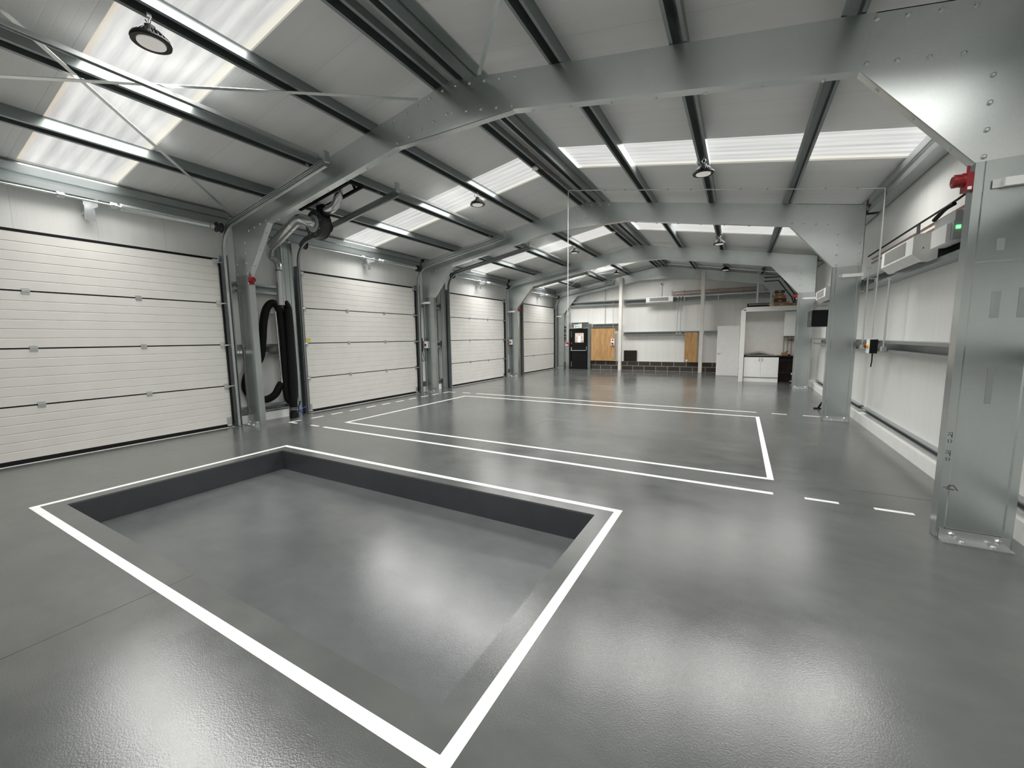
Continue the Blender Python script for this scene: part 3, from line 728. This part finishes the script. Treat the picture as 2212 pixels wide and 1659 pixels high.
conduit(12.2, 9.36, 1.64, 2.84, .017, 'steel conduit dropping from the large fan heater to the middle rail')
conduit(12.2, 10.78, 1.64, 3.22, .014, 'steel conduit beside the second right column')
conduit(12.2, 14.35, 1.66, 2.84, .017, 'steel conduit under the far fan heater')
conduit(12.2, 14.9, 1.66, 2.84, .014, 'second steel conduit under the far fan heater')
t = thing('network_cabinet', 'black wall cabinet sticking out beside the second right column', 'cabinet', (12.05, 14.6, 2.14))
MB().box(11.76, 12.235, 14.25, 15.1, 2.14, 2.60).build('body', 'blackgloss', t)
MB().box(11.745, 11.759, 14.27, 15.08, 2.16, 2.58).build('door', 'dark', t)
MB().box(11.735, 11.744, 14.32, 14.36, 2.33, 2.41).build('lock', 'grey', t)
t = thing('floor_stand', 'black angled metal leg on the floor behind the second right column', 'stand', (12.0, 13.1, 0))
MB().bar((11.86, 12.95, .03), (12.12, 13.05, .52), .04, .04, (0, 1, 0)).build('strut', 'black', t)
MB().box(11.76, 12.1, 12.92, 12.98, .002, .03).build('foot', 'black', t)

# marks on the near right column
t = [o for o in bpy.data.objects if o.name == 'portal_frame'][0]
TR = plain('tape_residue', (.42, .45, .445), .5, .85, .1); yk = F[0] - .0395
for x0, x1, z0, z1 in ((11.89, 11.945, 2.05, 2.28), (12.05, 12.10, 2.05, 2.30), (11.92, 11.96, 1.30, 1.62), (11.88, 11.93, 2.62, 2.72)):
    B(x0, x1, yk - .0006, yk, z0, z1).build('tape_residue', TR, t, 'dull patch left by tape')
B(11.70, 12.19, yk - .0006, yk, 2.525, 2.54).build('tape_residue', TR, t, 'dull line across the column')
m = MB()
def stroke(pts): m.tube([(p[0], F[0] - .0455, p[1]) for p in pts], .0022, 4)
for dz in (0, -.17):
    stroke([(11.712, 1.02 + dz), (11.742, 1.02 + dz), (11.742, .97 + dz)]); stroke([(11.714, .99 + dz), (11.728, 1.01 + dz), (11.738, .985 + dz)])
    stroke([(11.718, .955 + dz), (11.722, .925 + dz)]); stroke([(11.732, .955 + dz), (11.745, .94 + dz), (11.735, .925 + dz)])
stroke([(11.72, .50), (11.76, .51), (11.74, .49), (11.80, .485)]); stroke([(11.75, .515), (11.79, .525), (11.82, .48)])
m.build('marker_scribble', 'black', t, 'black marker scribbles')

# ------------------------------------------------------------------ far gable
def post_x(x, y, z1, lab):
    tag(B(x - .085, x + .085, y - .085, y + .085, .002, z1).build('gable_post', 'post'), lab, 'post', 'cream posts at the far gable')
post_x(4.05, 23.3, 5.2, 'tall cream square post right of the large plywood board')
post_x(8.24, 23.3, 5.17, 'tall cream square post between the narrow plywood board and the white door')
girt_x(.95, 3.95, 3.74, .27, 'high galvanised rail on the far wall left of the cream posts')
girt_x(4.14, 8.14, 3.72, .28, 'high galvanised rail on the far wall behind the white heater')
girt_x(8.34, 12.3, 3.72, .28, 'high galvanised rail on the far wall above the white door')
girt_x(2.3, 3.95, 2.48, .2, 'galvanised rail above the large plywood board')
girt_x(.95, 2.02, 2.68, .12, 'galvanised rail above the black fire door')
girt_x(4.14, 8.14, 2.0, .18, 'galvanised rail across the far wall between the two cream posts')
girt_x(8.34, 9.9, 2.0, .18, 'galvanised rail behind the white door')
girt_x(.2, .66, 2.42, .2, 'upper short galvanised rail in the far left corner')
girt_x(.2, .66, 1.95, .2, 'middle short galvanised rail in the far left corner')
girt_x(.2, .66, .26, .16, 'lowest short galvanised rail in the far left corner')
def gpost(x0, x1, z1, lab):
    m = MB().box(x0, x1, 23.5, 23.51, .002, z1).box(x0, x0 + .01, 23.51, YB - .002, .002, z1).box(x1 - .01, x1, 23.51, YB - .002, .002, z1)
    tag(m.build('fire_door_post', 'galvcol'), lab, 'post', 'galvanised posts of the fire door')
gpost(.68, .88, 3.42, 'taller galvanised post left of the black fire door')
gpost(2.07, 2.24, 2.70, 'galvanised post between the black fire door and the plywood board')
d = thing('door_5', 'black fire door with small window and push bar', 'door', (1.48, 23.6, 0)); d['kind'] = 'structure'
m = MB().box(.92, .98, 23.55, 23.7, .002, 2.44).box(1.99, 2.05, 23.55, 23.7, .002, 2.44).box(.98, 1.99, 23.55, 23.7, 2.38, 2.44); m.build('frame', 'black', d)
MB().box(1.0, 1.22, 23.6, 23.65, .012, 2.36).box(1.78, 1.975, 23.6, 23.65, .012, 2.36).box(1.22, 1.78, 23.6, 23.65, .012, 1.6).box(1.22, 1.78, 23.6, 23.65, 2.17, 2.36).build('leaf', 'blackgloss', d)
MB().box(.983, .997, 23.62, 23.63, 1.9, 2.3).box(.983, .997, 23.62, 23.63, 1.5, 1.62).box(.983, .997, 23.62, 23.63, .1, .45).build('daylight_gap', 'outside', d)
MB().box(1.222, 1.778, 23.63, 23.64, 1.602, 2.168).build('window_pane', 'outside', d, 'small window with bright daylight outside')
MB().box(1.43, 1.56, 23.622, 23.629, 1.605, 2.0).build('view_patch', 'outside_white', d)
MB().box(1.24, 1.33, 23.622, 23.629, 1.605, 1.72).box(1.60, 1.76, 23.622, 23.629, 1.605, 1.72).box(1.46, 1.53, 23.622, 23.629, 2.02, 2.1).box(1.28, 1.33, 23.622, 23.629, 1.76, 1.94).box(1.62, 1.68, 23.622, 23.629, 1.82, 1.98).build('view_shapes', 'outside_grey', d)
MB().tube([(1.0, 23.54, 1.12), (1.93, 23.54, 1.12), (1.97, 23.55, 1.16), (1.975, 23.57, 1.33)], .018, 8).box(1.94, 1.99, 23.57, 23.6, 1.28, 1.36).box(.99, 1.04, 23.53, 23.6, 1.09, 1.33).build('push_bar', 'zinc', d)
t = thing('exit_sign', 'small green and white running man exit sign above the black fire door', 'exit sign', (1.46, 23.46, 2.48))
MB().box(1.22, 1.70, 23.43, 23.50, 2.48, 2.67).build('box', 'white', t)
m = MB(); yy = 23.429
def gb(x0, x1, z0, z1): m.box(x0, x1, yy - .002, yy, z0, z1)
gb(1.30, 1.36, 2.52, 2.63); gb(1.575, 1.585, 2.515, 2.645); gb(1.575, 1.64, 2.635, 2.645); gb(1.63, 1.64, 2.515, 2.645)
m.poly([(1.375, yy, 2.575), (1.43, yy, 2.615), (1.43, yy, 2.59), (1.50, yy, 2.59), (1.50, yy, 2.56), (1.43, yy, 2.56), (1.43, yy, 2.535)], (0, -.002, 0))
m.lathe((1.545, yy, 2.63), (0, -1, 0), [(0, .012), (.002, .012)], 10); m.bar((1.54, yy - .001, 2.612), (1.525, yy - .001, 2.565), .022, .002, (0, 1, 0)); m.bar((1.525, yy - .001, 2.565), (1.55, yy - .001, 2.52), .012, .002, (0, 1, 0)); m.bar((1.525, yy - .001, 2.565), (1.51, yy - .001, 2.525), .012, .002, (0, 1, 0))
m.build('pictogram', 'green', t)
MB().lathe((1.54, 23.48, 2.71), (0, -1, 0), [(0, .03), (.04, .03), (.06, .02)], 12).lathe((1.66, 23.48, 2.71), (0, -1, 0), [(0, .03), (.04, .03), (.06, .02)], 12).box(1.5, 1.7, 23.47, 23.49, 2.67, 2.70).build('spot_heads', 'white', t)
t1 = tag(B(2.27, 3.69, 23.515, 23.53, .53, 2.41).build('plywood_board', 'ply'), 'large square plywood board beside the black fire door', 'board', 'plywood boards')
t1 = tag(B(7.44, 8.04, 23.505, 23.53, .53, 2.10).build('plywood_board', 'ply'), 'narrow upright plywood board beside the right cream post', 'board', 'plywood boards')
tag(B(7.5, 7.6, 23.48, 23.504, .57, .66).build('wall_socket', 'white'), 'small white socket low on the narrow plywood board', 'socket')
t = thing('dark_panel', 'dark brown square panel standing on the blockwork plinth', 'panel', (4.55, 23.68, .51))
B(4.18, 4.91, 23.68, 23.72, .52, 1.13).build('board', plain('dark_board', (.022, .014, .011), .3, 0, .2), t)
t = thing('switch_box', 'white and red socket box on the edge of the large plywood board', 'socket box', (3.57, 23.48, 1.4))
MB().box(3.48, 3.67, 23.46, 23.514, 1.42, 1.80).build('box', 'white', t)
MB().lathe((3.57, 23.46, 1.53), (0, -1, 0), [(0, .055), (.04, .06), (.06, .05)], 14).build('socket_cap', 'red', t)
MB().box(3.53, 3.62, 23.452, 23.459, 1.69, 1.76).build('switch', 'red', t)
MB().cyl((3.58, 23.49, 1.80), (3.58, 23.49, 3.9), .013, 8).build('conduit', 'grey', t)
tag(MB().cyl((3.05, 23.7, 2.68), (3.05, 23.7, 4.95), .014, 8).build('vertical_conduit', 'grey'), 'thin grey conduit rising above the large plywood board', 'conduit')
# back heater, camera, conduits, copper
t = thing('fan_heater', 'white fan heater high on the far wall between the cream posts', 'heater', (6.12, 23.35, 3.69))
MB().poly([(5.43, 23.52, 3.72), (5.43, 23.52, 4.03), (5.43, 23.30, 4.03), (5.43, 23.25, 4.0), (5.43, 23.25, 3.76), (5.43, 23.32, 3.69)], (1.38, 0, 0)).build('casing', 'white', t)
MB().box(5.62, 6.58, 23.246, 23.249, 3.80, 3.98).build('intake_grille', 'mesh', t, 'dark mesh intake grille')
t = thing('security_camera', 'round white security camera on a thin conduit above the far heater', 'camera', (6.16, 23.66, 4.68))
MB().lathe((6.16, 23.735, 4.74), (0, -1, 0), [(0, .08), (.06, .085), (.09, .07), (.11, .03)], 20).build('dome', 'white', t)
MB().lathe((6.15, 23.62, 4.735), (0, -1, 0), [(0, .035), (.012, .03)], 14).build('camera_lens', 'black', t)
MB().cyl((6.17, 23.72, 4.05), (6.17, 23.72, 4.65), .011, 8).build('conduit', 'grey', t)
for x, l in ((7.03, 'left of the two thin steel conduits below the far heater pipes'), (7.19, 'right of the two thin steel conduits below the far heater pipes')):
    t = thing('thin_conduit', l, 'conduit', (x, 23.49, 2.0), 'twin conduits on the far wall')
    MB().cyl((x, 23.49, 2.08), (x, 23.49, 3.95), .014, 8).build('pipe', 'zinc', t)
    MB().box(x - .06, x + .06, 23.46, 23.52, 2.02, 2.09).build('box', 'zinc', t)
    MB().lathe((x, 23.49, 3.95), (0, 0, 1), [(0, .02), (.01, .045), (.05, .045)], 10).build('cap', 'white', t)
t = thing('copper_pipes', 'copper heating pipes along the top of the far wall', 'pipe', (9, 23.4, 4.1))
for z0, r in ((4.25, .02), (4.19, .014), (4.11, .02), (4.06, .014)):
    MB().tube([(6.78, 23.44, z0 - .005), (10.6, 23.44, z0 + .01)], r, 8).build('pipe', 'copper', t)
for x, zt in ((6.74, 4.34), (6.82, 4.26)): MB().cyl((x, 23.44, 4.04), (x, 23.44, zt), .016, 8).build('riser', 'copper', t)
MB().tube([(7.3, 23.43, 3.985), (11.4, 23.43, 4.0)], .026, 8).build('insulated_pipe', 'white', t)
for x in (7.35, 8.95): MB().box(x - .025, x + .025, 23.47, 23.5, 3.74, 4.36).build('bracket', 'galv', t)

# ------------------------------------------------------------------ kitchen nook (boxed room in the far right corner)
KX, KY = 10.0, 19.3
struct(B(KX, KX + .09, KY + .12, YB - .002, .001, 2.95).build('wall_nook_side', 'whitepaint'), 'white side wall of the corner room')
struct(B(KX + .09, XR - .002, 20.02, 20.1, .001, 2.95).build('wall_nook_back', 'whitepaint'), 'white panel at the back of the kitchen nook')
struct(B(KX, KX + .17, KY - .02, KY + .115, .001, 2.91).build('trim_6', 'whitepaint'), 'white boxed post at the left of the kitchen nook')
struct(B(KX + .172, XR - .002, KY, KY + .115, 2.87, 3.05).build('trim_7', 'whitepaint'), 'white fascia across the top of the kitchen nook')
struct(B(KX + .09, XR - .002, KY + .117, YB - .002, 2.96, 3.02).build('ceiling_nook', 'whitepaint'), 'flat white lid of the corner room')
t = thing('base_cabinet', 'white kitchen base cabinet with two doors under black worktop', 'cabinet', (10.78, 19.7, 0))
MB().box(10.19, 11.40, 19.42, 20.0, .20, 1.03).build('carcass', 'white', t)
MB().box(10.19, 11.40, 19.45, 20.0, .002, .198).build('plinth', 'white', t)
for x0, x1, hx in ((10.19, 10.785, 10.725), (10.79, 11.385, 10.83)):
    dd = MB().box(x0 + .003, x1 - .003, 19.395, 19.418, .215, 1.02).build('door', 'white', t)
    MB().box(hx - .012, hx + .012, 19.365, 19.375, .87, 1.0).box(hx - .008, hx + .008, 19.375, 19.394, .875, .89).box(hx - .008, hx + .008, 19.375, 19.394, .98, .995).build('handle', 'galv', dd, 'slim steel bar handle')
t = tag(B(10.175, 12.2, 19.38, 20.015, 1.04, 1.085).build('worktop', 'blackgloss'), 'black kitchen worktop over the white base cabinet', 'worktop')
t = thing('sink', 'steel sink lying in the black worktop', 'sink', (10.75, 19.7, 1.086))
MB().box(10.25, 11.32, 19.42, 19.95, 1.0865, 1.102).build('bowl_rim', 'zinc', t)
t = thing('flattened_carton', 'flattened brown carton lying folded on the sink', 'carton', (10.75, 19.75, 1.105))
MB().poly([(10.2, 19.55, 1.145), (10.75, 19.55, 1.255), (10.75, 19.55, 1.235), (10.2, 19.55, 1.115)], (0, .4, 0)).build('left_flap', plain('pale_carton', (.36, .29, .22), .75), t)
MB().poly([(10.75, 19.55, 1.255), (11.25, 19.55, 1.115), (11.25, 19.55, 1.105), (10.75, 19.55, 1.235)], (0, .4, 0)).build('right_flap', plain('pale_carton', (.36, .29, .22), .75), t)
t = thing('boiler', 'white boiler on the wall at the right of the kitchen nook', 'boiler', (11.74, 19.85, 1.85))
MB().box(11.53, 12.02, 19.62, 20.0, 1.86, 2.84).build('casing', 'white', t)
MB().box(11.54, 12.01, 19.60, 19.619, 1.875, 2.825).build('front_cover', 'white', t)
MB().box(11.56, 12.0, 19.64, 19.98, 1.835, 1.859).build('underside', 'black', t)
t = thing('boiler_pipes', 'copper pipes dropping from the boiler to the black worktop', 'pipe', (11.75, 19.95, 1.09))
for x in (11.57, 11.70, 11.83, 11.93): MB().cyl((x, 19.95, 1.088), (x, 19.95, 1.83), .013, 8).build('pipe', 'copper', t)
MB().cyl((11.70, 19.93, 1.70), (11.97, 19.93, 1.70), .014, 8).build('cross_pipe', 'black', t)
t = thing('small_carton', 'small torn cardboard box on the worktop below the boiler', 'carton', (11.6, 19.75, 1.086))
MB().box(11.50, 11.70, 19.68, 19.83, 1.0865, 1.2).build('box', 'card', t)
MB().poly([(11.58, 19.68, 1.2), (11.70, 19.68, 1.2), (11.74, 19.68, 1.27), (11.66, 19.68, 1.27)], (0, .02, 0)).build('flap', 'card', t)
tag(B(11.72, 11.79, 19.70, 19.78, 1.0865, 1.14).build('black_adapter', 'black'), 'little black block beside the torn box on the worktop', 'adapter')
# dark space under the worktop
t = thing('under_counter_rack', 'dark rack in the open space under the worktop', 'rack', (11.8, 19.75, 0))
MB().box(11.42, 12.15, 19.97, 20.01, .002, 1.03).build('back_board', 'brownbox', t)
MB().box(11.43, 12.15, 19.55, 19.95, .40, .42).build('shelf', 'dark', t)
MB().box(11.43, 12.15, 19.45, 19.95, .86, 1.03).build('apron', 'black', t)
for x in (11.66, 12.1): MB().box(x, x + .04, 19.5, 19.54, .002, .86).build('leg', 'black', t)
t = thing('water_filter', 'small dark cylinder with silver fittings under the worktop', 'filter', (11.86, 19.5, 0))
MB().lathe((11.86, 19.42, .002), (0, 0, 1), [(0, .05), (.03, .055), (.30, .055), (.33, .04)], 18).build('body', 'black', t)
MB().lathe((11.86, 19.42, .335), (0, 0, 1), [(0, .03), (.03, .035), (.07, .02)], 14).lathe((11.86, 19.42, .06), (0, 0, 1), [(0, .06), (.05, .06)], 18).build('fittings', 'zinc', t)
# things on the lid
def carton(x0, x1, y0, y1, z0, z1, mat, lab):
    t = thing('storage_carton', lab, 'carton', ((x0 + x1) / 2, (y0 + y1) / 2, z0), 'cartons on the corner room')
    MB().box(x0, x1, y0, y1, z0, z1).build('box', mat, t)
    MB().box(x0 - .002, x1 + .002, y0 - .002, y1 + .002, z1 - .05, z1 + .001).build('lid', mat, t)
    MB().box((x0 + x1) / 2 - .06, (x0 + x1) / 2 + .04, y0 - .006, y0 - .0025, z0 + .035, z0 + .075).build('label_sticker', 'grey', t)
zz = 3.056
carton(11.14, 11.62, KY + .01, KY + .45, zz, zz + .14, 'card', 'wide tan carton at the bottom of the stack on the corner room')
carton(11.12, 11.52, KY + .03, KY + .43, zz + .142, zz + .29, 'brownbox', 'brown carton second from the bottom of the stack')
carton(11.13, 11.50, KY + .02, KY + .42, zz + .292, zz + .40, 'card', 'tan carton third up in the stack on the corner room')
carton(11.15, 11.44, KY + .04, KY + .40, zz + .402, zz + .50, 'card', 'small tan carton fourth up in the stack')
carton(11.13, 11.46, KY + .03, KY + .41, zz + .502, zz + .60, 'brownbox', 'dark carton on top of the stack on the corner room')
carton(11.66, 11.95, KY + .05, KY + .35, zz, zz + .09, 'card', 'low tan carton right of the carton stack')
t = thing('folded_frame', 'folded black metal frame lying on the corner room', 'frame', (10.6, KY + .3, zz))
MB().box(10.2, 10.98, KY + .02, KY + .06, zz, zz + .05).box(10.2, 10.98, KY + .4, KY + .44, zz, zz + .05).box(10.2, 10.26, KY + .061, KY + .39, zz, zz + .14).build('lower_bars', 'blackgloss', t)
MB().box(10.2, 10.98, KY + .02, KY + .05, zz + .10, zz + .14).box(10.27, 10.95, KY + .2, KY + .24, zz + .05, zz + .09).build('upper_bars', 'dark', t)
for x, l in ((10.55, 4.52), (11.03, 3.72)):
    tag(B(x - .03, x + .03, KY + .52, KY + .56, 3.022, l if x > 11 else rt(x) - .01).build('strut_channel', 'galv'), 'upright steel channel on the corner room ' + ('beside the carton stack' if x > 11 else 'behind the folded frame'), 'channel', 'steel channels on the corner room')
t = thing('service_pipes', 'two black pipes bending down beside the third right column', 'pipe', (11.5, 19.2, 3.9))
for dz in (0, .13):
    MB().tube([(10.68, 17.681, 3.99 - dz), (11.185 - dz * .5, 17.681, 3.99 - dz), (11.61 - dz * .5, 17.681, 3.375 - dz), (11.65 - dz * .3, 17.681, 3.04)], .02, 8).build('pipe', 'black', t)
MB().box(11.56, 11.92, 17.7025, 17.71, 3.2, 3.24).box(11.88, 11.92, 17.6, 17.7025, 3.2, 3.24).build('pipe_clip', 'girt', t)
# open internal door
d = thing('door_6', 'plain white internal door standing open beside the kitchen nook', 'door', (9.52, 21.85, 0)); d['kind'] = 'structure'
MB().box(9.05, 9.985, 21.83, 21.87, .008, 2.37).build('leaf', 'doorleaf', d)
MB().cyl((9.12, 21.83, 1.08), (9.12, 21.78, 1.08), .02, 10).bar((9.11, 21.785, 1.08), (9.24, 21.785, 1.08), .018, .018).lathe((9.12, 21.829, 1.03), (0, -1, 0), [(0, .025), (.006, .025)], 12).build('handle', 'zinc', d, 'small steel lever handle')
for z in (.3, 1.2, 2.1): MB().cyl((9.992, 21.85, z), (9.992, 21.85, z + .1), .01, 8).build('hinge', 'zinc', d)

# ------------------------------------------------------------------ daylight through the rooflights
def daylight(side, y0, y1, power):
    sx0, sx1 = SKX[side]
    edges = sorted([x for x in PURX + [5.94, 6.33] if sx0 < x < sx1])
    cuts = [sx0] + edges + [sx1]
    for a, b in zip(cuts[:-1], cuts[1:]):
        a2 = a + (.07 if a in edges else .03); b2 = b - (.07 if b in edges else .03)
        if b2 - a2 < .2: continue
        L = bpy.data.lights.new('daylight', 'AREA'); L.shape = 'RECTANGLE'
        s = 1 if side else -1
        L.size = (b2 - a2) * S; L.size_y = (y1 - y0 - .06) * S
        L.spread = math.radians(142); L.energy = power * L.size * L.size_y; L.color = (1.0, .985, .96)
        o = bpy.data.objects.new('daylight', L); C.objects.link(o)
        x = (a2 + b2) / 2; o.location = (x, (y0 + y1) / 2, sheet(x) + .012)
        o.rotation_euler = (0, s * math.atan(SL), 0)
POW = 34.
for side, a, b in windows: daylight(side, a, b, POW * (1.0 if a < 12 else 1.5))
w = bpy.data.worlds.new('World'); bpy.context.scene.world = w; w.use_nodes = True
bg = w.node_tree.nodes['Background']; bg.inputs[0].default_value = (.75, .85, 1, 1); bg.inputs[1].default_value = .6

# ------------------------------------------------------------------ camera
cam = bpy.data.cameras.new('camera'); co = bpy.data.objects.new('camera', cam); C.objects.link(co)
yaw, pit, rol = math.radians(-29.2459), math.radians(-6.4873), math.radians(-.6925)
f = Vector((math.sin(yaw) * math.cos(pit), math.cos(yaw) * math.cos(pit), math.sin(pit)))
r0 = Vector((math.cos(yaw), -math.sin(yaw), 0)); u0 = r0.cross(f)
R = r0 * math.cos(rol) + u0 * math.sin(rol); U = -r0 * math.sin(rol) + u0 * math.cos(rol)
co.location = (10.0084, 0, 1.93)
co.rotation_euler = Matrix((R, U, -f)).transposed().to_euler()
cam.sensor_width = 36; cam.lens = 36 * 877.36 / 2212; cam.clip_start = .05
bpy.context.scene.camera = co

# survey units to metres
done = set()
for o in bpy.data.objects:
    o.location = o.location * S
    if o.type == 'MESH' and o.data.name not in done:
        done.add(o.data.name); o.data.transform(Matrix.Scale(S, 4)); o.data.update()
sc = bpy.context.scene
sc.view_settings.view_transform = 'Standard'; sc.view_settings.look = 'None'
sc.view_settings.gamma = 1; sc.view_settings.use_curve_mapping = False
sc.view_settings.exposure = 0.0
sc.cycles.max_bounces = 8; sc.cycles.diffuse_bounces = 5; sc.cycles.glossy_bounces = 4; sc.cycles.transmission_bounces = 2
sc.cycles.use_adaptive_sampling = True; sc.cycles.adaptive_threshold = .04
